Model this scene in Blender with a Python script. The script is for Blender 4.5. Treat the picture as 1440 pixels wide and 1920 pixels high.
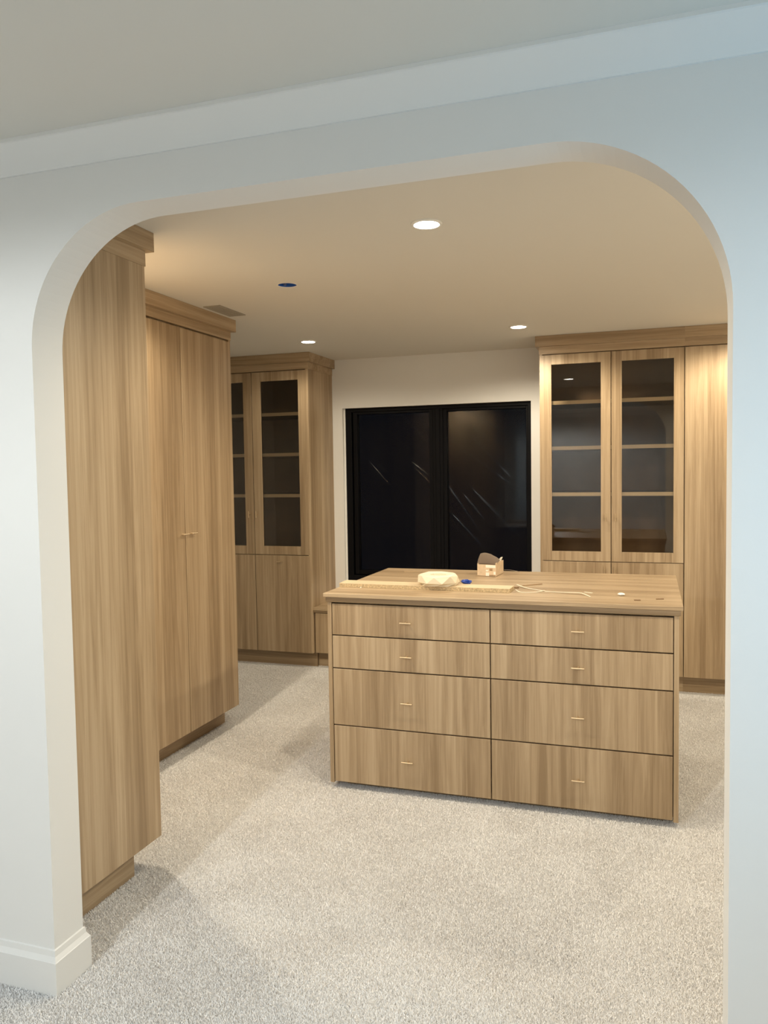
import bpy, bmesh, math, random
from mathutils import Vector, Matrix, noise

for o in list(bpy.data.objects):
    bpy.data.objects.remove(o)
S = bpy.context.scene
COL = S.collection

# ------------------------------------------------------------------ camera
CAM_F, CAM_YAW, CAM_PITCH, CAM_ROLL = 1485.72, -0.32405, -0.05187, -0.01521
CAM_LOC = Vector((0.00078, -1.80942, 1.5))
cy_, sy_, cp_, sp_ = math.cos(CAM_YAW), math.sin(CAM_YAW), math.cos(CAM_PITCH), math.sin(CAM_PITCH)
fw = Vector((sy_ * cp_, cy_ * cp_, sp_))
rt = Vector((cy_, -sy_, 0))
up = rt.cross(fw)
r2 = math.cos(CAM_ROLL) * rt + math.sin(CAM_ROLL) * up
u2 = -math.sin(CAM_ROLL) * rt + math.cos(CAM_ROLL) * up
cam_data = bpy.data.cameras.new('camera')
cam = bpy.data.objects.new('camera', cam_data)
COL.objects.link(cam)
M = Matrix((r2, u2, -fw)).transposed().to_4x4()
M.translation = CAM_LOC
cam.matrix_world = M
cam_data.sensor_fit = 'AUTO'
cam_data.sensor_width = 36
cam_data.lens = CAM_F / 1920 * 36
cam_data.clip_start = 0.02
S.camera = cam

# ------------------------------------------------------------------ world, exposure, lights
W = bpy.data.worlds.new('night')
S.world = W
W.use_nodes = True
W.node_tree.nodes['Background'].inputs['Color'].default_value = (0.25, 0.35, 0.6, 1)
W.node_tree.nodes['Background'].inputs['Strength'].default_value = 0.01
S.view_settings.view_transform = 'Standard'
S.view_settings.look = 'None'
S.view_settings.gamma = 1
S.view_settings.use_curve_mapping = False
S.view_settings.exposure = 0.09

WARM = (1.0, 0.885, 0.685)        # closet downlights
NEUTRAL = (0.92, 0.965, 0.98)     # downlights and added fill of the room in front of the arch
CLOSET_W = [42, 14, 46, 85, 52, 56]
ROOM_W = [26, 6, 142, 6]
FILL_W = 14
FILL_BLUE = (0.19, 0.62, 1.0)
ZC = 2.396                      # ceiling height, both rooms
CLOSET_LAMPS = [(-0.771, 1.025), (-2.225, 3.24), (-0.786, 3.249), (-2.22, 1.03), (0.66, 3.25), (0.66, 1.03)]
ROOM_LAMPS = [(-1.75, -1.25), (0.52, -1.15), (-1.45, -2.9), (0.52, -2.9)]  # the rear pair is unseen fill, added behind the camera

# unseen blue fill added for the tint on the arch wall's right side
d = bpy.data.lights.new('blue_fill', 'AREA')
d.shape = 'RECTANGLE'; d.size = 0.85; d.size_y = 0.5
d.energy = FILL_W; d.color = FILL_BLUE
fill = bpy.data.objects.new('blue_fill', d); COL.objects.link(fill)
fill.location = (1.23, -0.48, 1.50)
fill.rotation_euler = (0, math.radians(90), 0)

# ------------------------------------------------------------------ node material helpers
def new_mat(name):
    m = bpy.data.materials.new(name); m.use_nodes = True
    nt = m.node_tree
    return m, nt, nt.nodes['Principled BSDF']

def plain(name, col, rough=0.5, metal=0.0, bump=0.0, bscale=300, spec=0.5, var=0.0, vscale=8):
    m, nt, b = new_mat(name)
    b.inputs['Base Color'].default_value = (*col, 1)
    b.inputs['Roughness'].default_value = rough
    b.inputs['Metallic'].default_value = metal
    b.inputs['Specular IOR Level'].default_value = spec
    tc = nt.nodes.new('ShaderNodeTexCoord')
    if bump:
        n = nt.nodes.new('ShaderNodeTexNoise'); n.inputs['Scale'].default_value = bscale; n.inputs['Detail'].default_value = 3
        bp = nt.nodes.new('ShaderNodeBump'); bp.inputs['Strength'].default_value = bump; bp.inputs['Distance'].default_value = 0.002
        nt.links.new(tc.outputs['Object'], n.inputs['Vector'])
        nt.links.new(n.outputs['Fac'], bp.inputs['Height']); nt.links.new(bp.outputs['Normal'], b.inputs['Normal'])
    if var:
        n = nt.nodes.new('ShaderNodeTexNoise'); n.inputs['Scale'].default_value = vscale; n.inputs['Detail'].default_value = 5
        r = nt.nodes.new('ShaderNodeValToRGB')
        r.color_ramp.elements[0].position = 0.3; r.color_ramp.elements[1].position = 0.7
        r.color_ramp.elements[0].color = (*[c * (1 - var) for c in col], 1)
        r.color_ramp.elements[1].color = (*[min(1, c * (1 + var)) for c in col], 1)
        nt.links.new(tc.outputs['Object'], n.inputs['Vector'])
        nt.links.new(n.outputs['Fac'], r.inputs['Fac']); nt.links.new(r.outputs['Color'], b.inputs['Base Color'])
    return m

def emit(name, col, strength):
    m, nt, b = new_mat(name)
    b.inputs['Base Color'].default_value = (0.9, 0.9, 0.9, 1)
    b.inputs['Emission Color'].default_value = (*col, 1)
    b.inputs['Emission Strength'].default_value = strength
    return m

WOOD_DARK, WOOD_MID, WOOD_LIGHT = (0.285, 0.194, 0.107), (0.405, 0.291, 0.174), (0.515, 0.388, 0.248)
def wood(name, axis):
    """pale oak laminate with grain along one axis"""
    m, nt, b = new_mat(name)
    N, L = nt.nodes.new, nt.links.new
    tc = N('ShaderNodeTexCoord'); oi = N('ShaderNodeObjectInfo')
    mul = N('ShaderNodeVectorMath'); mul.operation = 'MULTIPLY'
    comb = N('ShaderNodeCombineXYZ')
    for k, a in enumerate((37.0, 53.0, 71.0)):
        mm = N('ShaderNodeMath'); mm.operation = 'MULTIPLY'; mm.inputs[1].default_value = a
        L(oi.outputs['Random'], mm.inputs[0]); L(mm.outputs[0], comb.inputs[k])
    add = N('ShaderNodeVectorMath'); add.operation = 'ADD'
    L(tc.outputs['Object'], add.inputs[0]); L(comb.outputs[0], add.inputs[1])
    def stretched(across, along, detail, rough=0.55, dist=0.0):
        mp = N('ShaderNodeMapping')
        sc = [across] * 3; sc['xyz'.index(axis)] = along
        mp.inputs['Scale'].default_value = sc
        n = N('ShaderNodeTexNoise'); n.inputs['Scale'].default_value = 1
        n.inputs['Detail'].default_value = detail; n.inputs['Roughness'].default_value = rough
        n.inputs['Distortion'].default_value = dist
        L(add.outputs[0], mp.inputs['Vector']); L(mp.outputs[0], n.inputs['Vector'])
        return n.outputs['Fac']
    broad = stretched(8, 0.2, 3, 0.6, 0.4)
    mid = stretched(30, 0.8, 5, 0.65, 1.2)
    fine = stretched(260, 5.0, 3, 0.6)
    def mix(a, bb, f):
        x = N('ShaderNodeMix'); x.data_type = 'FLOAT'; x.inputs['Factor'].default_value = f
        L(a, x.inputs[2]); L(bb, x.inputs[3]); return x.outputs[0]
    v = mix(mix(broad, mid, 0.48), fine, 0.12)
    cr = N('ShaderNodeValToRGB'); e = cr.color_ramp.elements
    e[0].position = 0.405; e[0].color = (*WOOD_DARK, 1)
    e[1].position = 0.605; e[1].color = (*WOOD_LIGHT, 1)
    k = e.new(0.5); k.color = (*WOOD_MID, 1)
    L(v, cr.inputs['Fac']); L(cr.outputs['Color'], b.inputs['Base Color'])
    b.inputs['Roughness'].default_value = 0.42
    b.inputs['Specular IOR Level'].default_value = 0.5
    bp = N('ShaderNodeBump'); bp.inputs['Strength'].default_value = 0.12; bp.inputs['Distance'].default_value = 0.001
    L(fine, bp.inputs['Height']); L(bp.outputs['Normal'], b.inputs['Normal'])
    return m

def glass(name, tint, refl=1.45, rough=0.0):
    m, nt, b = new_mat(name)
    nt.nodes.remove(b)
    N, L = nt.nodes.new, nt.links.new
    t = N('ShaderNodeBsdfTransparent'); t.inputs['Color'].default_value = (*tint, 1)
    g = N('ShaderNodeBsdfGlossy'); g.inputs['Roughness'].default_value = rough
    f = N('ShaderNodeFresnel'); f.inputs['IOR'].default_value = refl
    x = N('ShaderNodeMixShader')
    L(f.outputs[0], x.inputs[0]); L(t.outputs[0], x.inputs[1]); L(g.outputs[0], x.inputs[2])
    L(x.outputs[0], nt.nodes['Material Output'].inputs['Surface'])
    return m

MAT = {}
MAT['wall'] = plain('white_wall_paint', (0.80, 0.79, 0.76), 0.6, bump=0.06, bscale=160, spec=0.3)
MAT['trim'] = plain('white_trim_paint', (0.80, 0.79, 0.76), 0.4, spec=0.4)
MAT['ceiling'] = plain('ceiling_paint', (0.72, 0.70, 0.645), 0.75, bump=0.05, bscale=120, spec=0.2)
MAT['wz'], MAT['wx'], MAT['wy'] = wood('oak_upright_grain', 'z'), wood('oak_cross_grain', 'x'), wood('oak_depth_grain', 'y')
MAT['shelf'] = plain('pale_shelf_edge', (0.90, 0.80, 0.58), 0.5)  # edges painted paler for the lamp light they catch
MAT['inside'] = plain('shaded_cabinet_oak', (0.15, 0.095, 0.05), 0.5, var=0.12, vscale=14)  # cabinet insides darkened to stand for the shade behind the glass
MAT['brass'] = plain('champagne_metal', (0.60, 0.47, 0.31), 0.45, 0.85)
MAT['glass'] = glass('smoked_glass', (0.93, 0.89, 0.84), 1.5)
MAT['pane'] = glass('window_glass', (0.80, 0.82, 0.82), 1.25)
MAT['black'] = plain('black_window_frame', (0.003, 0.003, 0.004), 0.5, spec=0.12)
MAT['lens'] = emit('lamp_lens', (1.0, 0.95, 0.84), 30)
MAT['lamp_trim'] = plain('lamp_trim', (0.85, 0.84, 0.80), 0.4)
MAT['blue_box'] = plain('blue_plastic', (0.015, 0.09, 0.40), 0.4)
MAT['vent'] = plain('vent_grey', (0.36, 0.33, 0.27), 0.5, spec=0.3)

def carpet_mat(name):
    m, nt, b = new_mat(name)
    N, L = nt.nodes.new, nt.links.new
    geo = N('ShaderNodeNewGeometry')
    n1 = N('ShaderNodeTexNoise'); n1.inputs['Scale'].default_value = 2.6; n1.inputs['Detail'].default_value = 5; n1.inputs['Distortion'].default_value = 0.6
    n2 = N('ShaderNodeTexNoise'); n2.inputs['Scale'].default_value = 120; n2.inputs['Detail'].default_value = 2
    L(geo.outputs['Position'], n1.inputs['Vector']); L(geo.outputs['Position'], n2.inputs['Vector'])
    x = N('ShaderNodeMix'); x.data_type = 'FLOAT'; x.inputs['Factor'].default_value = 0.35
    L(n1.outputs['Fac'], x.inputs[2]); L(n2.outputs['Fac'], x.inputs[3])
    cr = N('ShaderNodeValToRGB'); e = cr.color_ramp.elements
    e[0].position = 0.33; e[0].color = (0.88, 0.855, 0.825, 1)
    e[1].position = 0.66; e[1].color = (0.975, 0.96, 0.94, 1)
    L(x.outputs[0], cr.inputs['Fac']); L(cr.outputs['Color'], b.inputs['Base Color'])
    b.inputs['Roughness'].default_value = 0.95
    b.inputs['Specular IOR Level'].default_value = 0.1
    b.inputs['Sheen Weight'].default_value = 0.15
    tl = N('ShaderNodeBsdfTranslucent'); mx = N('ShaderNodeMixShader'); mx.inputs[0].default_value = 0.06   # light passes through the fibres
    L(cr.outputs['Color'], tl.inputs['Color']); L(b.outputs[0], mx.inputs[1]); L(tl.outputs[0], mx.inputs[2])
    L(mx.outputs[0], nt.nodes['Material Output'].inputs['Surface'])
    return m
MAT['carpet'] = carpet_mat('cream_carpet')

# ------------------------------------------------------------------ geometry helpers
def box(bm, x0, x1, y0, y1, z0, z1, bev=0.0):
    t = bmesh.new()
    vs = [t.verts.new((x, y, z)) for x in (x0, x1) for y in (y0, y1) for z in (z0, z1)]
    for f in ((0, 1, 3, 2), (4, 6, 7, 5), (0, 4, 5, 1), (2, 3, 7, 6), (0, 2, 6, 4), (1, 5, 7, 3)):
        t.faces.new([vs[i] for i in f])
    bmesh.ops.recalc_face_normals(t, faces=t.faces)
    if bev:
        bmesh.ops.bevel(t, geom=t.edges[:], offset=bev, segments=1, affect='EDGES', clamp_overlap=True)
    me = bpy.data.meshes.new('tmp'); t.to_mesh(me); t.free()
    bm.from_mesh(me); bpy.data.meshes.remove(me)
    return bm

def cyl(bm, p0, p1, r, n=16, r1=None):
    p0, p1 = Vector(p0), Vector(p1); a = (p1 - p0).normalized()
    q = a.orthogonal().normalized(); s = a.cross(q)
    r1 = r if r1 is None else r1
    A, B = [], []
    for i in range(n):
        t = 2 * math.pi * i / n; dd = q * math.cos(t) + s * math.sin(t)
        A.append(bm.verts.new(p0 + dd * r)); B.append(bm.verts.new(p1 + dd * r1))
    for i in range(n):
        bm.faces.new((A[i], A[(i + 1) % n], B[(i + 1) % n], B[i]))
    bm.faces.new(A[::-1]); bm.faces.new(B)
    return bm

def lathe(bm, prof, c, n=32, close=False):
    """prof: (radius, z) pairs round a vertical axis at c=(x,y)"""
    rings = []
    for r, z in prof:
        rings.append([bm.verts.new((c[0] + r * math.cos(2 * math.pi * i / n), c[1] + r * math.sin(2 * math.pi * i / n), z)) for i in range(n)])
    pairs = list(zip(rings, rings[1:])) + ([(rings[-1], rings[0])] if close else [])
    for A, B in pairs:
        for i in range(n):
            bm.faces.new((A[i], A[(i + 1) % n], B[(i + 1) % n], B[i]))
    if not close:
        bm.faces.new(rings[0][::-1]); bm.faces.new(rings[-1])
    bmesh.ops.recalc_face_normals(bm, faces=bm.faces)
    return bm

def sweep(bm, path, prof, ends=True):
    """profile (offset to the left of travel, z) swept along a flat path with mitred corners"""
    P = [Vector(p) for p in path]; n = len(P); rings = []
    for i, p in enumerate(P):
        d0 = (p - P[i - 1]).normalized() if i > 0 else None
        d1 = (P[i + 1] - p).normalized() if i < n - 1 else None
        if d0 is None: d0 = d1
        if d1 is None: d1 = d0
        n0, n1 = Vector((-d0.y, d0.x)), Vector((-d1.y, d1.x))
        mvec = (n0 + n1); mvec = mvec / max(1e-6, mvec.dot(n0))
        rings.append([bm.verts.new((p.x + mvec.x * o, p.y + mvec.y * o, z)) for o, z in prof])
    k = len(prof)
    for A, B in zip(rings, rings[1:]):
        for i in range(k):
            bm.faces.new((A[i], A[(i + 1) % k], B[(i + 1) % k], B[i]))
    if ends:
        bm.faces.new(rings[0]); bm.faces.new(rings[-1][::-1])
    bmesh.ops.recalc_face_normals(bm, faces=bm.faces)
    return bm

def origin_of(parent):
    v = Vector((0, 0, 0))
    while parent is not None:
        v += parent.location; parent = parent.parent
    return v

def obj(name, bm, mat, parent=None, loc=None, smooth=False):
    """one mesh object; bm is in world coordinates"""
    base = origin_of(parent)
    o_loc = Vector(loc) if loc is not None else Vector((0, 0, 0))
    bmesh.ops.translate(bm, verts=bm.verts, vec=-(base + o_loc) if parent is not None else -o_loc)
    me = bpy.data.meshes.new(name); bm.to_mesh(me); bm.free()
    if smooth:
        for p in me.polygons: p.use_smooth = True
    me.materials.append(MAT[mat] if isinstance(mat, str) else mat)
    o = bpy.data.objects.new(name, me); COL.objects.link(o)
    o.parent = parent
    if parent is not None: o.location = o_loc
    else: o.location = o_loc
    return o

def tag(o, label, cat, group=None):
    o['label'] = label; o['category'] = cat
    if group: o['group'] = group
    return o

def thing(name, label, cat, loc, group=None):
    o = bpy.data.objects.new(name, None); o.empty_display_size = 0.05
    COL.objects.link(o); o.location = loc
    return tag(o, label, cat, group)

def struct(name, bm, mat, parent=None):
    o = obj(name, bm, mat, parent)
    if parent is None: o['kind'] = 'structure'
    return o

def B(*a, **k):
    return box(bmesh.new(), *a, **k)

# ------------------------------------------------------------------ the setting
XL, XR, ZT, T = -1.638, 0.164, 2.216, 0.1218          # arch opening and wall thickness
RXL, RXR, RYB = -4.2, 1.1, -4.2                        # front room
CLX, CLX2, CRX, BY = -2.955, -3.40, 1.40, 4.179        # closet walls
WT = 0.12
ZB = -0.012                                            # carpet backing

struct('floor', B(RXL - WT, CRX + WT, RYB - WT, BY + WT, ZB - 0.1, ZB), 'carpet')

# ceiling, with the round cut-out of the junction box
JB = (-1.65, 1.70); JR = 0.046
bm = bmesh.new()
def loop(pts):
    vs = [bm.verts.new(p) for p in pts]
    return vs, [bm.edges.new((vs[i], vs[(i + 1) % len(vs)])) for i in range(len(vs))]
o_, e1 = loop([(RXL - WT, RYB - WT, ZC), (CRX + WT, RYB - WT, ZC), (CRX + WT, BY + WT, ZC), (RXL - WT, BY + WT, ZC)])
h_, e2 = loop([(JB[0] + JR * math.cos(i * math.pi / 20), JB[1] + JR * math.sin(i * math.pi / 20), ZC) for i in range(40)])
bmesh.ops.triangle_fill(bm, use_beauty=True, use_dissolve=False, edges=e1 + e2)
r = bmesh.ops.extrude_face_region(bm, geom=bm.faces[:])
bmesh.ops.translate(bm, verts=[g for g in r['geom'] if isinstance(g, bmesh.types.BMVert)], vec=(0, 0, 0.09))
bmesh.ops.recalc_face_normals(bm, faces=bm.faces)
struct('ceiling', bm, 'ceiling')

def arch_outline():
    pts = [(XL, ZB)]
    rl, rr = 0.36, 0.385
    for i in range(25):
        a = math.pi - i / 24 * math.pi / 2
        pts.append((XL + rl + rl * math.cos(a), ZT - rl + rl * math.sin(a)))
    for i in range(25):
        a = math.pi / 2 - i / 24 * math.pi / 2
        pts.append((XR - rr + rr * math.cos(a), ZT - rr + rr * math.sin(a)))
    pts.append((XR, ZB))
    return pts

def wall_from_outline(name, pts, y0, y1, holes=()):
    global bm
    bm = bmesh.new()
    edges = []
    for lp in [pts, *holes]:
        _, e = loop([(x, y0, z) for x, z in lp]); edges += e
    bmesh.ops.triangle_fill(bm, use_beauty=True, use_dissolve=False, edges=edges)
    r = bmesh.ops.extrude_face_region(bm, geom=bm.faces[:])
    bmesh.ops.translate(bm, verts=[g for g in r['geom'] if isinstance(g, bmesh.types.BMVert)], vec=(0, y1 - y0, 0))
    bmesh.ops.recalc_face_normals(bm, faces=bm.faces)
    return struct(name, bm, 'wall')

wall_from_outline('wall_arch', [(RXL, ZB)] + arch_outline() + [(CRX + WT, ZB), (CRX + WT, ZC), (RXL, ZC)], 0, T)
# window wall of the closet
WX0, WX1, WZ0, WZ1 = -2.352, -0.842, 0.60, 2.007
wall_from_outline('wall_back', [(CLX2, ZB), (CRX, ZB), (CRX, ZC), (CLX2, ZC)], BY, BY + WT, [[(WX0, WZ0), (WX1, WZ0), (WX1, WZ1), (WX0, WZ1)]])
bm = B(CLX - WT, CLX, T, 2.36, ZB, ZC)
box(bm, CLX2 - WT, CLX - WT, 2.24, 2.36, ZB, ZC)
box(bm, CLX2 - WT, CLX2, 2.36, BY, ZB, ZC)
struct('wall_left', bm, 'wall')
struct('wall_right', B(CRX, CRX + WT, T, BY, ZB, ZC), 'wall')
struct('wall_front_room_left', B(RXL - WT, RXL, RYB, 0, ZB, ZC), 'wall')
struct('wall_front_room_back', B(RXL - WT, RXR + WT, RYB - WT, RYB, ZB, ZC), 'wall')
# unseen right wall of the front room, its window added for the blue fill
NY0, NY1, NZ0, NZ1 = -0.80, -0.17, 1.0, 2.02
bm = B(RXR, RXR + WT, RYB, NY0, ZB, ZC)
box(bm, RXR, RXR + WT, NY1, 0, ZB, ZC)
box(bm, RXR, RXR + WT, NY0, NY1, ZB, NZ0)
box(bm, RXR, RXR + WT, NY0, NY1, NZ1, ZC)
struct('wall_front_room_right', bm, 'wall')
bm = B(RXR + 0.03, RXR + 0.07, NY0, NY0 + 0.05, NZ0, NZ1); box(bm, RXR + 0.03, RXR + 0.07, NY1 - 0.05, NY1, NZ0, NZ1)
box(bm, RXR + 0.03, RXR + 0.07, NY0, NY1, NZ0, NZ0 + 0.05); box(bm, RXR + 0.03, RXR + 0.07, NY0, NY1, NZ1 - 0.05, NZ1)
w2 = struct('added_window', bm, 'trim')
obj('pane', B(RXR + 0.048, RXR + 0.052, NY0 + 0.05, NY1 - 0.05, NZ0 + 0.05, NZ1 - 0.05), 'pane', w2)

# baseboards: flat board with a coved top
BBT, BBZ = 0.0155, 0.0915
BBP = [(0, ZB), (BBT, ZB), (BBT, BBZ), (0.0135, BBZ + 0.0015), (0.0065, BBZ + 0.014), (0.0045, BBZ + 0.030), (0.0, BBZ + 0.032)]
def neg(prof): return [(-a, z) for a, z in prof]
struct('baseboard_left', sweep(bmesh.new(), [(RXL, 0), (XL, 0), (XL, T), (-1.80, T)], neg(BBP)), 'trim')
struct('baseboard_right', sweep(bmesh.new(), [(RXR, 0), (XR, 0), (XR, T), (CRX, T)], BBP), 'trim')
struct('baseboard_front_room', sweep(bmesh.new(), [(RXL, 0), (RXL, RYB), (RXR, RYB), (RXR, 0)], BBP), 'trim')
struct('baseboard_closet_right', sweep(bmesh.new(), [(CRX, T + 0.016), (CRX, 3.69)], BBP), 'trim')
# sloped crown moulding of the front room
CRP = [(0, 2.332), (0.006, 2.332), (0.010, 2.336), (0.078, 2.386), (0.084, 2.387), (0.084, ZC), (0, ZC)]
struct('trim_1', sweep(bmesh.new(), [(RXL, 0), (RXR, 0)], neg(CRP)), 'trim')
struct('trim_2', sweep(bmesh.new(), [(RXL, -0.085), (RXL, RYB), (RXR, RYB), (RXR, -0.085)], CRP), 'trim')

# ------------------------------------------------------------------ carpet pile
rnd = random.Random(7)
PS = 0.4
def pile_patch():
    V, F = [], []
    n = 96; st = PS / n
    for i in range(n):
        for j in range(n):
            cx, cy = (i + rnd.random()) * st, (j + rnd.random()) * st
            for k in range(2):
                a = rnd.uniform(0, 6.283); w = rnd.uniform(0.0009, 0.0015); h = rnd.uniform(0.0075, 0.0115)
                ln = rnd.uniform(0.001, 0.008); b = rnd.uniform(0, 6.283)
                px, py = cx + rnd.uniform(-.001, .001), cy + rnd.uniform(-.001, .001)
                dx, dy = math.cos(a) * w, math.sin(a) * w
                lx, ly = math.cos(b) * ln, math.sin(b) * ln
                s = len(V)
                V += [(px - dx, py - dy, 0), (px + dx, py + dy, 0),
                      (px + lx * .35 + dx, py + ly * .35 + dy, h * .65), (px + lx * .35 - dx, py + ly * .35 - dy, h * .65),
                      (px + lx + dx * .6, py + ly + dy * .6, h), (px + lx - dx * .6, py + ly - dy * .6, h)]
                F += [(s, s + 1, s + 2, s + 3), (s + 3, s + 2, s + 4, s + 5)]
    me = bpy.data.meshes.new('pile_patch'); me.from_pydata(V, [], F); me.materials.append(MAT['carpet'])
    return bpy.data.objects.new('pile_patch', me)
patch = pile_patch()
pts = []
ix = int((CRX - RXL) / PS); iy = int((BY - RYB) / PS)
pts = [(RXL + i * PS, RYB + j * PS, ZB) for i in range(ix) for j in range(iy + 1) if RXL + i * PS > -3.6]
pts = [p for p in pts if not (p[0] > 1.35 and p[1] > 0)]
pm = bpy.data.meshes.new('carpet_pile'); pm.from_pydata(pts, [], [])
pm.materials.append(MAT['carpet'])
pile = bpy.data.objects.new('carpet_pile', pm); COL.objects.link(pile)
pile['kind'] = 'stuff'
tag(pile, 'cream cut-pile carpet fibres covering the whole floor', 'carpet')
ng = bpy.data.node_groups.new('pile', 'GeometryNodeTree')
ng.interface.new_socket('Geometry', in_out='INPUT', socket_type='NodeSocketGeometry')
ng.interface.new_socket('Geometry', in_out='OUTPUT', socket_type='NodeSocketGeometry')
gi, go = ng.nodes.new('NodeGroupInput'), ng.nodes.new('NodeGroupOutput')
iop = ng.nodes.new('GeometryNodeInstanceOnPoints'); oin = ng.nodes.new('GeometryNodeObjectInfo')
oin.inputs['Object'].default_value = patch
ng.links.new(gi.outputs[0], iop.inputs['Points']); ng.links.new(oin.outputs['Geometry'], iop.inputs['Instance'])
ng.links.new(iop.outputs['Instances'], go.inputs[0])
pile.modifiers.new('pile', 'NODES').node_group = ng

# ------------------------------------------------------------------ closet window
wn = thing('window_1', 'black framed double window', 'window', (0, 0, 0))
del wn['category']; del wn['label']
wn.location = ((WX0 + WX1) / 2, BY + 0.05, WZ0); wn['kind'] = 'structure'
FY0, FY1 = BY + 0.035, BY + 0.115
PL0, PL1, PR0, PR1, PZ0, PZ1 = -2.246, -1.643, -1.500, -0.886, 0.695, 1.957
fr = bmesh.new()
box(fr, WX0 + 0.012, WX0 + 0.062, FY0, FY1, WZ0, WZ1, 0.003); box(fr, WX1 - 0.03, WX1, FY0, FY1, WZ0, WZ1, 0.003)
box(fr, WX0 + 0.012, WX1, FY0 + 0.001, FY1, WZ0, WZ0 + 0.055, 0.003); box(fr, WX0 + 0.012, WX1, FY0 + 0.001, FY1, WZ1 - 0.03, WZ1, 0.003)
obj('window_frame', fr, 'black', wn)
obj('mullion', box(box(bmesh.new(), -1.612, -1.530, FY0 + 0.002, FY1, WZ0 + 0.05, WZ1 - 0.025, 0.003), -1.588, -1.554, FY0 - 0.006, FY0 + 0.01, WZ0 + 0.05, WZ1 - 0.028, 0.002), 'black', wn)
obj('jamb_liner', B(WX0, WX0 + 0.012, BY + 0.03, BY + 0.115, WZ0, WZ1), 'trim', wn)
MAT['film'], ntf, bf = new_mat('plastic_film')
ntf.nodes.remove(bf)
tr = ntf.nodes.new('ShaderNodeBsdfTransparent'); gl = ntf.nodes.new('ShaderNodeBsdfGlossy'); gl.inputs['Roughness'].default_value = 0.13
gl.inputs['Color'].default_value = (0.8, 0.82, 0.8, 1)
fx = ntf.nodes.new('ShaderNodeMixShader'); fx.inputs[0].default_value = 0.011
ntf.links.new(tr.outputs[0], fx.inputs[1]); ntf.links.new(gl.outputs[0], fx.inputs[2])
ntf.links.new(fx.outputs[0], ntf.nodes['Material Output'].inputs['Surface'])
for x0, x1, sd in ((PL0, PL1, 3), (PR0, PR1, 11)):
    s = bmesh.new(); w = 0.034
    for a in ((x0 - w, x0, PZ0 - w, PZ1 + w * .6), (x1, x1 + w, PZ0 - w, PZ1 + w * .6), (x0, x1, PZ0 - w, PZ0), (x0, x1, PZ1, PZ1 + w * .6)):
        box(s, a[0], a[1], FY0 + 0.012, FY1 - 0.01, a[2], a[3], 0.002)
    sash = obj('sash', s, 'black', wn)
    obj('pane', B(x0 - 0.002, x1 + 0.002, FY0 + 0.045, FY0 + 0.05, PZ0 - 0.002, PZ1 + 0.002), 'pane', sash)
    g = bmesh.new(); nx, nz = 120, 200
    rr_ = random.Random(sd)
    creases = [(rr_.uniform(x0, x1), rr_.uniform(PZ0 + .3, PZ1), rr_.uniform(-1.0, -0.6), rr_.uniform(.1, .35), rr_.uniform(.0015, .0035)) for _ in range(9)]
    grid = []
    for i in range(nx + 1):
        col = []
        for j in range(nz + 1):
            x = x0 + 0.004 + (x1 - x0 - 0.008) * i / nx; z = PZ0 + 0.004 + (PZ1 - PZ0 - 0.008) * j / nz
            y = 0.003 * noise.noise((x * 3, z * 3, sd))
            for cx, cz, an, ln, am in creases:
                ux, uz = math.cos(an), math.sin(an)
                al = (x - cx) * ux + (z - cz) * uz; ac = -(x - cx) * uz + (z - cz) * ux
                y += am * math.exp(-(ac / 0.006) ** 2) * math.exp(-(al / ln) ** 4)
            col.append(g.verts.new((x, FY0 + 0.028 - y, z)))
        grid.append(col)
    for i in range(nx):
        for j in range(nz):
            g.faces.new((grid[i][j], grid[i + 1][j], grid[i + 1][j + 1], grid[i][j + 1]))
    fo = obj('plastic_film', g, 'film', sash, smooth=True)

# ------------------------------------------------------------------ ceiling fittings
lens_r, ring_r = 0.046, 0.058
def downlight(x, y, label, group, color, watts, angle=164, blend=0.45):
    t = thing('ceiling_downlight', label, 'lamp', (x, y, ZC), group)
    obj('trim_ring', lathe(bmesh.new(), [(ring_r, ZC), (ring_r, ZC - 0.003), (ring_r - 0.004, ZC - 0.006), (lens_r + 0.001, ZC - 0.006), (lens_r, ZC)], (x, y), 40, True), 'lamp_trim', t, smooth=False)
    obj('lens', lathe(bmesh.new(), [(lens_r, ZC - 0.0005), (lens_r, ZC - 0.004), (lens_r * .6, ZC - 0.0065), (lens_r * .2, ZC - 0.0072)], (x, y), 40), 'lens', t)
    l = bpy.data.lights.new('lamp_light', 'SPOT'); l.energy = watts; l.color = color
    l.spot_size = math.radians(angle); l.spot_blend = blend; l.shadow_soft_size = 0.04
    lo = bpy.data.objects.new('lamp_light', l); COL.objects.link(lo); lo.parent = t; lo.location = (0, 0, -0.05)
    return t
cl_labels = ['lit round recessed ceiling light nearest the arch, larger than the other two in view',
             'small lit ceiling light above the left glass cabinet',
             'small lit ceiling light in front of the right glass cabinet',
             'ceiling light hidden behind the near wardrobe', 'ceiling light above the tall plain cabinet door',
             'ceiling light behind the right side of the arch']
for (x, y), lb, w in zip(CLOSET_LAMPS, cl_labels, CLOSET_W):
    downlight(x, y, lb, 'recessed closet ceiling lights', WARM, w)
for (x, y), w, lb in zip(ROOM_LAMPS, ROOM_W, ['front room ceiling light left of the arch', 'front room ceiling light right of the arch', 'added unseen fill light behind the camera on the left', 'added unseen fill light behind the camera on the right']):
    downlight(x, y, lb, 'recessed front room ceiling lights', NEUTRAL, w, 174, 0.3)

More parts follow.
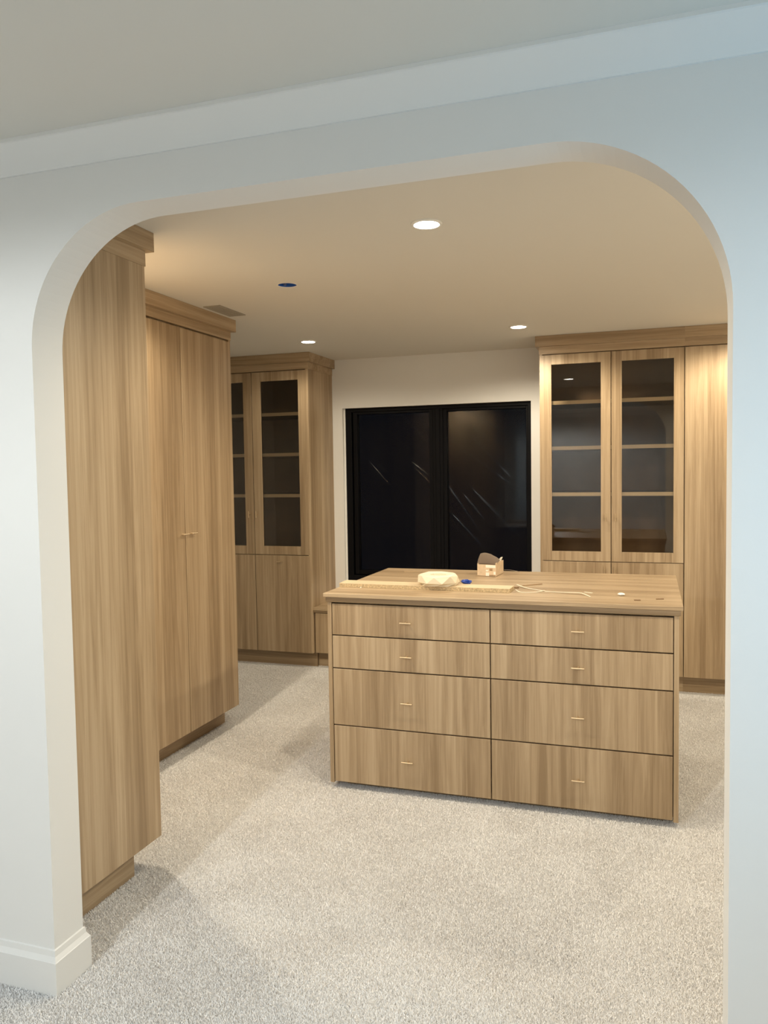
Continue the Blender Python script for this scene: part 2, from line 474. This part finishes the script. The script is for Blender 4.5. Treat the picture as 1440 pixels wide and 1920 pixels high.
t = thing('junction_box', 'blue plastic junction box in a round hole of the closet ceiling', 'junction box', (JB[0], JB[1], ZC))
obj('box_shell', lathe(bmesh.new(), [(JR - 0.001, ZC + 0.002), (JR - 0.001, ZC + 0.05), (0.0455 * .1, ZC + 0.05), (0.0455 * .1, ZC + 0.048), (JR - 0.003, ZC + 0.048), (JR - 0.003, ZC + 0.002)], (JB[0], JB[1]), 32, True), 'blue_box', t)
obj('screw_tab', B(JB[0] - 0.03, JB[0] - 0.018, JB[1] + 0.02, JB[1] + 0.032, ZC + 0.006, ZC + 0.04, 0.002), plain('tab_plastic', (0.10, 0.14, 0.30), 0.5), t)
obj('hole_rim', lathe(bmesh.new(), [(JR - 0.0005, ZC + 0.004), (JR - 0.0005, ZC - 0.0006), (JR + 0.003, ZC - 0.0006), (JR + 0.003, ZC + 0.004)], (JB[0], JB[1]), 40, True), plain('cut_plaster', (0.85, 0.83, 0.78), 0.9), t)

VX0, VX1, VY0, VY1 = -2.275, -2.172, 1.968, 2.252
t = thing('ceiling_vent', 'grey slatted air vent in the ceiling beside the double wardrobe', 'vent', ((VX0 + VX1) / 2, (VY0 + VY1) / 2, ZC))
f = bmesh.new()
for a in ((VX0, VX0 + .012, VY0, VY1), (VX1 - .012, VX1, VY0, VY1), (VX0 + .012, VX1 - .012, VY0, VY0 + .012), (VX0 + .012, VX1 - .012, VY1 - .012, VY1)):
    box(f, *a, ZC - 0.005, ZC, 0.001)
obj('vent_frame', f, 'vent', t)
obj('vent_back', B(VX0 + .012, VX1 - .012, VY0 + .012, VY1 - .012, ZC - 0.0012, ZC - 0.0002), plain('vent_back', (0.16, 0.145, 0.12), 0.8), t)
for i in range(5):
    x = VX0 + 0.012 + (i + 0.5) * (VX1 - VX0 - .024) / 5
    obj('slat', B(x - 0.0055, x + 0.0055, VY0 + .012, VY1 - .012, ZC - 0.0045, ZC - 0.0015, 0.0008), 'vent', t)

# ------------------------------------------------------------------ cabinets
ZCAB, ZCB, TK, REC, CP = 2.2696, 2.3253, 0.1141, 0.08, 0.026
DT = 0.020      # door thickness
G = 0.0024       # half a door gap

def bar_handle(parent, c, axis, out, length=0.052, r=0.0036, stand=0.024):
    """T-bar pull: c is the point on the door face, axis the bar's direction, out the face normal"""
    c, a, o = Vector(c), Vector(axis), Vector(out)
    b = bmesh.new()
    cyl(b, c, c + o * stand, 0.0042, 10)
    cyl(b, c + o * stand - a * length / 2, c + o * stand + a * length / 2, r, 10)
    return obj('handle', b, 'brass', parent)

def glass_door(parent, x0, x1, yf, z0, z1, gx0, gx1, gz0, gz1):
    yb = yf + DT
    dr = bpy.data.objects.new('glass_door', None); dr.empty_display_size = 0.05
    COL.objects.link(dr); dr.parent = parent
    obj('stile', B(x0, gx0, yf, yb, z0, z1, 0.0008), 'wz', dr); obj('stile', B(gx1, x1, yf, yb, z0, z1, 0.0008), 'wz', dr)
    obj('rail', B(gx0, gx1, yf + 0.0002, yb, z0, gz0, 0.0008), 'wz', dr); obj('rail', B(gx0, gx1, yf + 0.0002, yb, gz1, z1, 0.0008), 'wz', dr)
    obj('glass_pane', B(gx0 - 0.004, gx1 + 0.004, yf + 0.009, yf + 0.013, gz0 - 0.004, gz1 + 0.004), 'glass', dr)
    return dr

def crown(parent, path_out, z0, z1, proj, name, mat):
    """path_out: outline points, cabinet on the right of travel"""
    return obj(name, sweep(bmesh.new(), path_out, [(-0.018, z0), (proj, z0), (proj, z1), (-0.018, z1)]), mat, parent)

def front_unit(name, label, x0, x1, yf, yb, crown_path, flush=(True, True), group=None):
    """shell of a full height cabinet that faces the camera side (-y)"""
    t = thing(name, label, 'cabinet', ((x0 + x1) / 2, (yf + yb) / 2, 0), group)
    obj('side_panel', B(x0, x0 + 0.02, yf + (0.0005 if flush[0] else 0.03), yb, TK, ZCAB + 0.05, 0.0008), 'wz', t)
    obj('side_panel', B(x1 - 0.02, x1, yf + (0.0005 if flush[1] else 0.03), yb, TK, ZCAB + 0.05, 0.0008), 'wz', t)
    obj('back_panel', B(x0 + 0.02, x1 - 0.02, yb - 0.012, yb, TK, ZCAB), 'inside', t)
    obj('top_panel', B(x0 + 0.02, x1 - 0.02, yf + DT + 0.002, yb - 0.012, ZCAB, ZCAB + 0.018), 'wx', t)
    obj('bottom_panel', B(x0 + 0.02, x1 - 0.02, yf + DT + 0.002, yb - 0.012, TK, TK + 0.018), 'wx', t)
    obj('toe_kick', B(x0, x1 - 0.0, yf + REC, yf + REC + 0.02, ZB, TK - 0.0005), 'wx', t)
    crown(t, crown_path, ZCAB + 0.004, ZCB + 0.0, 0.003, 'frieze', 'wx')
    crown(t, crown_path, ZCB, ZC - 0.001, CP, 'cornice', 'wx')
    return t

TY = 3.694; TZ1 = 0.8655
GZ0, GZ1 = 0.933, 2.198
SHELF_Z = (1.945, 1.636, 1.321)

# --- left glass cabinet
LX0, LX1, LS = -3.385, -2.4375, -2.911
t = front_unit('glass_door_cabinet', 'oak cabinet with dark glass doors in the far left corner, left of the window', LX0, LX1, TY, BY - 0.001, [(LX0, TY), (LX1, TY), (LX1, BY - 0.001)][::-1])
obj('middle_panel', B(LX0 + 0.02, LX1 - 0.02, TY + DT + 0.002, BY - 0.013, TZ1 - 0.009, TZ1 + 0.009), 'wx', t)
for z in SHELF_Z:
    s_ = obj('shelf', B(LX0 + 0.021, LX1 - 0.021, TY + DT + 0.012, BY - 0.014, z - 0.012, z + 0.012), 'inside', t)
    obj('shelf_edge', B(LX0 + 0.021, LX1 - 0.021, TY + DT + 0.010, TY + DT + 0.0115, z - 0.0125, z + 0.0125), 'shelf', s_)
dl = glass_door(t, LX0 + 0.012, LS - G, TY, TZ1 + G, ZCAB - 0.002, LX0 + 0.09, -2.985, GZ0, GZ1)
dr_ = glass_door(t, LS + G, LX1 - 0.012, TY, TZ1 + G, ZCAB - 0.002, -2.836, -2.520, GZ0, GZ1)
bar_handle(dl, (-2.948, TY, 1.178), (0, 0, 1), (0, -1, 0)); bar_handle(dr_, (-2.884, TY, 1.178), (0, 0, 1), (0, -1, 0))
for x0, x1, hx in ((LX0 + 0.012, LS - G, -3.13), (LS + G, LX1 - 0.012, -2.692)):
    dd = obj('lower_door', B(x0, x1, TY, TY + DT, TK, TZ1 - G, 0.0008), 'wz', t)
    bar_handle(dd, (hx, TY, 0.815), (1, 0, 0), (0, -1, 0))

# --- right glass cabinet
QX0, QX1, QS = -0.7142, 0.2122, -0.2445
t = front_unit('glass_door_cabinet', 'oak cabinet with two glass doors right of the black window, behind the island', QX0, QX1, TY, BY - 0.001, [(QX1, TY), (QX0, TY), (QX0, BY - 0.001)], (True, False))
obj('middle_panel', B(QX0 + 0.02, QX1 - 0.02, TY + DT + 0.002, BY - 0.013, TZ1 - 0.009, TZ1 + 0.009), 'wx', t)
for z in SHELF_Z:
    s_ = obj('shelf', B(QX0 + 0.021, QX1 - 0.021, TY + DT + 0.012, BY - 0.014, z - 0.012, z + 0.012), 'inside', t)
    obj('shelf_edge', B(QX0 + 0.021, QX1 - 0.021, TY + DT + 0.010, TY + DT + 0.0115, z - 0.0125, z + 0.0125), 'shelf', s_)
dl = glass_door(t, QX0 + 0.012, QS - G, TY, TZ1 + G, ZCAB - 0.002, -0.6355, -0.3105, GZ0, GZ1 + 0.004)
dr_ = glass_door(t, QS + G, QX1 - 0.0022, TY, TZ1 + G, ZCAB - 0.002, -0.1765, 0.1475, GZ0, GZ1 + 0.004)
bar_handle(dl, (-0.282, TY, 1.166), (0, 0, 1), (0, -1, 0)); bar_handle(dr_, (-0.217, TY, 1.166), (0, 0, 1), (0, -1, 0))
for x0, x1, hx in ((QX0 + 0.012, QS - G, -0.288), (QS + G, QX1 - 0.0022, -0.220)):
    dd = obj('lower_door', B(x0, x1, TY, TY + DT, TK, TZ1 - G, 0.0008), 'wz', t)
    bar_handle(dd, (hx, TY, 0.815), (0, 0, 1), (0, -1, 0))

# --- tall plain cabinet on its right
UX0, UX1, US = 0.2125, 1.385, 0.80
t = front_unit('tall_cabinet', 'tall plain oak cabinet at the right edge of the arch, beside the glass doors', UX0, UX1, TY, BY - 0.001, [(UX1, TY), (UX0, TY)], (False, True))
for x0, x1, hx in ((UX0 + 0.0025, US - G, 0.77), (US + G, UX1 - 0.012, 0.83)):
    dd = obj('door', B(x0, x1, TY, TY + DT, TK, ZCAB - 0.002, 0.0008), 'wz', t)
    bar_handle(dd, (hx, TY, 1.05), (0, 0, 1), (0, -1, 0))

# --- low bench cabinet under the window
HX0, HX1, HY, HZ = LX1 + 0.0005, QX0 - 0.0005, 3.722, 0.464
t = thing('window_bench', 'low oak bench cabinet under the window, partly hidden by the island', 'bench', ((HX0 + HX1) / 2, 3.95, 0))
obj('bench_body', B(HX0, HX1, HY + 0.022, BY - 0.001, TK, HZ - 0.036), 'wx', t)
obj('toe_kick', B(HX0, HX1, HY + REC, HY + REC + 0.02, ZB, TK - 0.0005), 'wx', t)
obj('bench_top', B(HX0, HX1, HY - 0.012, BY - 0.001, HZ - 0.022, HZ, 0.0012), 'wx', t)
obj('rail', B(HX0, HX1, HY - 0.002, HY + 0.02, HZ - 0.037, HZ - 0.0225), 'wx', t)
n = 3; wd = (HX1 - HX0 - 0.02) / n
for i in range(n):
    x0 = HX0 + 0.01 + i * wd
    dd = obj('drawer', B(x0 + G, x0 + wd - G, HY, HY + DT, TK, HZ - 0.043, 0.0008), 'wz', t)
    bar_handle(dd, (x0 + wd / 2, HY, HZ - 0.09), (1, 0, 0), (0, -1, 0))

# --- double wardrobe on the left wall, faces +x
FX, WY0, WY1, WM = -2.3321, 1.296, 2.352, 1.828
t = thing('double_wardrobe', 'tall oak wardrobe with two plain doors on the left wall, further back', 'wardrobe', (FX - 0.3, (WY0 + WY1) / 2, 0))
obj('wardrobe_body', B(CLX + 0.001, FX - 0.022, WY0 + 0.02, WY1 - 0.0205, TK, ZCAB + 0.05), 'wz', t)
obj('side_panel', B(CLX + 0.001, FX - 0.0005, WY1 - 0.02, WY1, TK, ZCAB + 0.05, 0.0008), 'wz', t)
obj('side_panel', B(CLX + 0.001, FX - 0.0005, WY0, WY0 + 0.02, TK, ZCAB + 0.05, 0.0008), 'wz', t)
obj('toe_kick', B(CLX + 0.001, FX - 0.1, WY0, WY1, ZB, TK - 0.0005), 'wy', t)
pth = [(CLX + 0.001, WY1), (FX, WY1), (FX, WY0), (CLX + 0.001, WY0)]
crown(t, pth, ZCAB + 0.006, ZCB, 0.003, 'frieze', 'wy')
crown(t, pth, ZCB, ZC - 0.001, CP, 'cornice', 'wy')
for y0, y1, hy in ((WY0 + 0.012, WM - G, WM - 0.030), (WM + G, WY1 - 0.012, WM + 0.052)):
    dd = obj('door', B(FX - DT, FX, y0, y1, TK, ZCAB - 0.004, 0.0008), 'wz', t)
    bar_handle(dd, (FX, hy, 1.181), (0, 1, 0), (1, 0, 0))

# --- near wardrobe seen from its side, stands against the arch wall and faces away
NX, NY0_, NY1_ = -1.7769, T + 0.001, 0.7377
t = thing('end_wardrobe', 'tall oak wardrobe side panel just behind the left side of the arch', 'wardrobe', (NX - 0.55, 0.43, 0))
obj('side_panel', B(NX - 0.02, NX, NY0_, NY1_, TK, ZCAB + 0.05, 0.0008), 'wz', t)
obj('wardrobe_body', B(CLX + 0.001, NX - 0.0205, NY0_, NY1_ - 0.022, TK, ZCAB + 0.05), 'wz', t)
obj('toe_kick', B(CLX + 0.001, NX - 0.055, NY0_, NY1_ - 0.10, ZB, TK - 0.0005), 'wy', t)
pth = [(NX, NY0_), (NX, NY1_), (CLX + 0.001, NY1_)]
pth = pth[::-1]
crown(t, pth, ZCAB, ZCB, 0.003, 'frieze', 'wy')
crown(t, pth, ZCB, ZC - 0.001, CP, 'cornice', 'wy')
wmid = (CLX + NX) / 2
for x0, x1, hx in ((CLX + 0.012, wmid - G, wmid - 0.03), (wmid + G, NX - 0.0215, wmid + 0.03)):
    dd = obj('door', B(x0, x1, NY1_ - DT, NY1_ - 0.0005, TK, ZCAB - 0.004, 0.0008), 'wz', t)
    bar_handle(dd, (hx, NY1_, 1.181), (1, 0, 0), (0, 1, 0))

# ------------------------------------------------------------------ island
IX0, IX1, IY0, IY1, IZ0, IZ, IS = -1.4405, 0.1165, 1.6206, 2.5728, 0.030, 0.930, -0.6662
t = thing('island_cabinet', 'wide oak island with eight drawers in the middle of the closet', 'cabinet', ((IX0 + IX1) / 2, (IY0 + IY1) / 2, 0))
obj('side_panel', B(IX0, IX0 + 0.02, IY0, IY1, IZ0 - 0.008, IZ - 0.042, 0.0008), 'wz', t)
obj('side_panel', B(IX1 - 0.02, IX1, IY0, IY1, IZ0 - 0.008, IZ - 0.042, 0.0008), 'wz', t)
obj('island_body', B(IX0 + 0.0205, IX1 - 0.0205, IY0 + 0.034, IY1, IZ0, IZ - 0.042), 'wz', t)
obj('plinth', B(IX0 + 0.06, IX1 - 0.06, IY0 + 0.07, IY1 - 0.07, ZB, IZ0 - 0.0005), 'wx', t)
obj('top_rail', B(IX0 - 0.006, IX1 + 0.006, IY0 - 0.006, IY1 + 0.006, IZ - 0.0415, IZ - 0.0185, 0.001), 'wx', t)
rows = [(IZ - 0.050, 0.7307 + 0.003), (0.7307 - 0.003, 0.5738 + 0.003), (0.5738 - 0.003, 0.3017 + 0.003), (0.3017 - 0.003, IZ0)]
hz = (0.806, 0.649, 0.434, 0.161)
for (z1, z0), h in zip(rows, hz):
    for x0, x1, hx in ((IX0 + 0.0235, IS - 0.0025, -1.051), (IS + 0.0025, IX1 - 0.0235, -0.288)):
        dd = obj('drawer', B(x0, x1, IY0 + 0.001, IY0 + 0.021, z0, z1, 0.0008), 'wz', t)
        bar_handle(dd, (hx, IY0 + 0.001, h), (1, 0, 0), (0, -1, 0), 0.054)
OV = 0.0150
tp = obj('island_worktop', B(IX0 - OV, IX1 + OV, IY0 - OV, IY1 + OV, IZ - 0.018, IZ, 0.0012), 'wx', None)
tag(tp, 'oak worktop of the island, scattered with offcuts and scraps', 'worktop')

# ------------------------------------------------------------------ things on the island
MAT['chip'] = plain('particleboard_edge', (0.50, 0.38, 0.22), 0.8, var=0.35, vscale=160, bump=0.4, bscale=220)
MAT['board'] = plain('raw_board_face', (0.66, 0.52, 0.34), 0.55, var=0.06, vscale=6)
MAT['cream'] = plain('cream_banding', (0.80, 0.72, 0.55), 0.5)
MAT['white_strip'] = plain('pale_strip', (0.82, 0.74, 0.58), 0.5)
MAT['sliver'] = plain('brown_sliver', (0.22, 0.13, 0.06), 0.6)
MAT['blue'] = plain('blue_tape', (0.015, 0.06, 0.36), 0.45)
MAT['card'] = plain('pale_cardboard', (0.66, 0.50, 0.33), 0.7, var=0.10, vscale=40)
MAT['print'] = plain('white_print', (0.85, 0.80, 0.68), 0.6)
MAT['brown_print'] = plain('brown_print', (0.36, 0.23, 0.12), 0.6, var=0.3, vscale=120)
MAT['sand'] = plain('brown_grit_paper', (0.17, 0.125, 0.09), 0.9, bump=0.3, bscale=500)

t = thing('board_offcut', 'long particleboard offcut lying along the front of the worktop', 'board', (-1.03, 1.86, IZ))
ZBd = IZ + 0.019
def quad_prism(bm, pts, z0, z1):
    A = [bm.verts.new((x, y, z0)) for x, y in pts]; C_ = [bm.verts.new((x, y, z1)) for x, y in pts]
    n = len(pts)
    for i in range(n): bm.faces.new((A[i], A[(i + 1) % n], C_[(i + 1) % n], C_[i]))
    bm.faces.new(A[::-1]); bm.faces.new(C_)
    bmesh.ops.recalc_face_normals(bm, faces=bm.faces)
    return bm
bp_ = [(-1.454, 1.812), (-0.609, 1.806), (-0.606, 1.912), (-1.462, 1.926)]
obj('core', quad_prism(bmesh.new(), bp_, IZ + 0.0003, ZBd - 0.001), 'chip', t)
obj('laminate_face', quad_prism(bmesh.new(), bp_, ZBd - 0.001, ZBd), 'board', t)

# roll of edge banding: a faceted, slightly crumpled ring with a small hole
def banding_roll():
    b = bmesh.new(); n = 8; c = (-0.962, 1.862); rr = random.Random(5)
    prof = [(0.040, 0.0), (0.084, 0.0), (0.101, 0.014), (0.100, 0.046), (0.086, 0.052), (0.042, 0.050)]
    rings = []
    for k, (r, z) in enumerate(prof):
        ring = []
        for i in range(n):
            a = 2 * math.pi * (i + (0.5 if k in (2,) else 0)) / n
            q = r * (1 + (rr.uniform(-.05, .05) if 0 < k < 5 else 0))
            ring.append(b.verts.new((c[0] + q * math.cos(a), c[1] + q * 0.86 * math.sin(a), ZBd + 0.0005 + z + (rr.uniform(-.004, .004) if k in (3, 4) else 0))))
        rings.append(ring)
    rings.append(rings[0])
    for A, C_ in zip(rings, rings[1:]):
        for i in range(n):
            b.faces.new((A[i], A[(i + 1) % n], C_[(i + 1) % n])); b.faces.new((A[i], C_[(i + 1) % n], C_[i]))
    bmesh.ops.recalc_face_normals(b, faces=b.faces)
    return b
tag(obj('banding_roll', banding_roll(), 'cream', None), 'crumpled cream roll with a round hole standing on the board offcut', 'roll')

b = bmesh.new()
bmesh.ops.create_icosphere(b, subdivisions=3, radius=1)
for v in b.verts:
    nn = 1 + 0.38 * noise.noise(v.co * 2.3 + Vector((3, 1, 7))) + 0.16 * noise.noise(v.co * 5)
    v.co = Vector((v.co.x * 0.026 * nn, v.co.y * 0.017 * nn, v.co.z * 0.012 * nn))
zmin = min(v.co.z for v in b.verts)
bmesh.ops.translate(b, verts=b.verts, vec=(-0.862, 2.02, IZ - zmin + 0.0005))
tag(obj('tape_scrap', b, 'blue', None), 'small crumpled scrap of blue tape behind the board offcut', 'tape')

# little open carton with a grit paper sheet
def carton():
    A, Bp, C_ = Vector((-0.876, 2.360)), Vector((-0.772, 2.338)), Vector((-0.760, 2.500))
    D = A + (C_ - Bp); z0, z1 = IZ + 0.0005, IZ + 0.066
    t = thing('small_carton', 'small open printed carton at the back edge of the worktop', 'box', ((A.x + C_.x) / 2, (A.y + C_.y) / 2, IZ))
    def wall(p, q, h0, h1):
        nrm = Vector((-(q - p).y, (q - p).x)).normalized() * 0.0025
        return quad_prism(bmesh.new(), [p, q, q + nrm, p + nrm], h0, h1)
    front = obj('front_wall', wall(A, Bp, z0, z1 - 0.004), 'card', t)
    obj('side_wall', wall(Bp, C_, z0, z1 + 0.006), 'card', t)
    obj('back_wall', wall(C_, D, z0, z1 + 0.004), 'card', t)
    obj('side_wall', wall(D, A, z0, z1), 'card', t)
    obj('carton_base', quad_prism(bmesh.new(), [A, Bp, C_, D], z0, z0 + 0.002), 'card', t)
    u = (Bp - A).normalized(); nn = Vector((u.y, -u.x))
    def patch(name, f0, f1, h0, h1, mat, par=front):
        p, q = A + (Bp - A) * f0, A + (Bp - A) * f1
        obj(name, quad_prism(bmesh.new(), [p + nn * 0.0009, q + nn * 0.0009, q, p], z0 + h0, z0 + h1), mat, par)
    patch('print_patch', 0.46, 0.64, 0.002, 0.020, 'print'); patch('print_patch', 0.46, 0.60, 0.026, 0.034, 'print')
    patch('print_patch', 0.46, 0.98, 0.046, 0.060, 'print'); patch('print_patch', 0.66, 0.82, 0.030, 0.042, 'brown_print')
    patch('print_patch', 0.64, 0.98, 0.003, 0.008, 'brown_print'); patch('print_patch', 0.88, 0.99, 0.010, 0.026, 'print')
    # torn flap at the back right corner
    f = bmesh.new()
    v = [f.verts.new(p) for p in ((C_.x - .03, C_.y - 0.02, z1), (C_.x - .012, C_.y - .01, z1), (C_.x - .002, C_.y - .01, z1 + 0.024), (C_.x - .012, C_.y - .014, z1 + 0.022))]
    f.faces.new(v)
    fl = obj('torn_flap', f, 'print', t); sm = fl.modifiers.new('thickness', 'SOLIDIFY'); sm.thickness = 0.001
    # curled grit paper standing in the carton
    g = bmesh.new(); nx, nz = 10, 8; grid = []
    for i in range(nx + 1):
        col = []
        s_ = i / nx
        top = 0.058 * (1 - 0.10 * abs(s_ - 0.35)) * (1 if s_ < 0.5 else 1 - 1.15 * (s_ - 0.5) ** 1.0) + 0.004 * math.sin(s_ * 9)
        for j in range(nz + 1):
            w = j / nz
            p = A + (Bp - A) * (-0.10 + s_ * 1.05) - nn * (0.022 + 0.018 * math.sin(s_ * 3) + 0.03 * w * w)
            col.append(g.verts.new((p.x + 0.006 * w, p.y, z1 - 0.008 + top * w)))
        grid.append(col)
    for i in range(nx):
        for j in range(nz):
            g.faces.new((grid[i][j], grid[i + 1][j], grid[i + 1][j + 1], grid[i][j + 1]))
    gp = obj('grit_paper', g, 'sand', None, smooth=True)
    gp.modifiers.new('thickness', 'SOLIDIFY').thickness = 0.0012
    tag(gp, 'curled dark brown sheet sticking up out of the small carton', 'sheet')
carton()

def strip(name, pts, w, h, mat, label, cat='strip', group=None):
    """a thin flexible strip lying on the worktop; pts are (x, y, lift)"""
    # smooth the polyline
    P = [Vector(p) for p in pts]; Q = []
    for i in range(len(P) - 1):
        p0, p1, p2, p3 = P[max(i - 1, 0)], P[i], P[i + 1], P[min(i + 2, len(P) - 1)]
        for k in range(6):
            s = k / 6
            Q.append(0.5 * ((2 * p1) + (p2 - p0) * s + (2 * p0 - 5 * p1 + 4 * p2 - p3) * s * s + (3 * p1 - p0 - 3 * p2 + p3) * s ** 3))
    Q.append(P[-1])
    b = bmesh.new(); rings = []
    for i, p in enumerate(Q):
        d_ = (Q[min(i + 1, len(Q) - 1)] - Q[max(i - 1, 0)]); nrm = Vector((-d_.y, d_.x, 0)).normalized() * w / 2
        z = IZ + 0.0004 + max(0, p.z)
        rings.append([b.verts.new((p.x + nrm.x, p.y + nrm.y, z)), b.verts.new((p.x - nrm.x, p.y - nrm.y, z)),
                      b.verts.new((p.x - nrm.x, p.y - nrm.y, z + h)), b.verts.new((p.x + nrm.x, p.y + nrm.y, z + h))])
    for A, C_ in zip(rings, rings[1:]):
        for i in range(4): b.faces.new((A[i], A[(i + 1) % 4], C_[(i + 1) % 4], C_[i]))
    b.faces.new(rings[0]); b.faces.new(rings[-1][::-1])
    bmesh.ops.recalc_face_normals(b, faces=b.faces)
    return tag(obj(name, b, mat, None), label, cat, group)

g_ = 'banding trimmings on the worktop'
strip('banding_strip', [(-0.612, 2.03, 0.006), (-0.56, 1.96, 0.003), (-0.47, 1.895, 0.0), (-0.40, 1.86, 0.002), (-0.31, 1.835, 0.006), (-0.285, 1.825, 0.005), (-0.247, 1.768, 0)], 0.006, 0.0022, 'white_strip', 'longest pale curled strip, running from the board end towards the right', 'strip', g_)
strip('banding_strip', [(-0.598, 1.90, 0), (-0.56, 1.83, 0.0), (-0.50, 1.845, 0.0), (-0.462, 1.893, 0.0025)], 0.006, 0.0022, 'white_strip', 'short pale curved strip looping beside the end of the board', 'strip', g_)
strip('banding_strip', [(-0.283, 1.905, 0), (-0.245, 1.882, 0.0)], 0.010, 0.0012, 'white_strip', 'tiny straight pale strip beyond the end of the longest strip', 'strip', g_)
strip('wood_sliver', [(-0.585, 2.035, 0.0), (-0.545, 2.07, 0.0), (-0.500, 2.10, 0.002)], 0.007, 0.004, plain('tan_sliver', (0.36, 0.24, 0.13), 0.7), 'thin brown wood sliver behind the pale strips', 'sliver', g_)
strip('wood_sliver', [(-0.612, 1.965, 0.0), (-0.595, 1.955, 0.0)], 0.014, 0.005, 'sliver', 'short dark wood scrap touching the end of the board', 'sliver', g_)
strip('wood_sliver', [(-1.31, 2.44, 0), (-1.24, 2.45, 0.0), (-1.17, 2.455, 0)], 0.014, 0.003, plain('shim_wood', (0.42, 0.30, 0.17), 0.7), 'thin wood shim lying behind the cream roll', 'sliver', g_)
strip('dark_scrap', [(-0.062, 1.720, 0), (-0.036, 1.724, 0.0)], 0.013, 0.003, 'sliver', 'small dark scrap nearest the front right of the worktop', 'scrap', g_)
strip('dark_scrap', [(0.028, 1.767, 0), (0.058, 1.778, 0.0)], 0.008, 0.003, 'sliver', 'thin dark scrap near the right end of the worktop', 'scrap', g_)
strip('loose_thread', [(-0.762, 2.53, 0.012), (-0.73, 2.55, 0.010), (-0.70, 2.56, 0.004), (-0.68, 2.55, 0)], 0.003, 0.0012, plain('grey_thread', (0.35, 0.30, 0.24), 0.8), 'thin grey thread trailing from the back of the small carton', 'thread')
b = bmesh.new(); bmesh.ops.create_icosphere(b, subdivisions=2, radius=1)
for v in b.verts:
    nn = 1 + 0.5 * noise.noise(v.co * 1.9 + Vector((9, 2, 4)))
    v.co = Vector((v.co.x * 0.016 * nn, v.co.y * 0.013 * nn, v.co.z * 0.006 * nn))
zmin = min(v.co.z for v in b.verts)
bmesh.ops.translate(b, verts=b.verts, vec=(-0.119, 1.84, IZ - zmin + 0.0005))
tag(obj('white_chip', b, plain('white_chip', (0.85, 0.82, 0.74), 0.7), None), 'small white crumpled chip on the right half of the worktop', 'chip', g_)
b = bmesh.new(); bmesh.ops.create_icosphere(b, subdivisions=1, radius=0.0045)
bmesh.ops.translate(b, verts=b.verts, vec=(-1.332, 1.786, IZ + 0.0045))
tag(obj('wood_crumb', b, 'white_strip', None), 'tiny pale crumb in front of the board offcut on the left', 'crumb', g_)
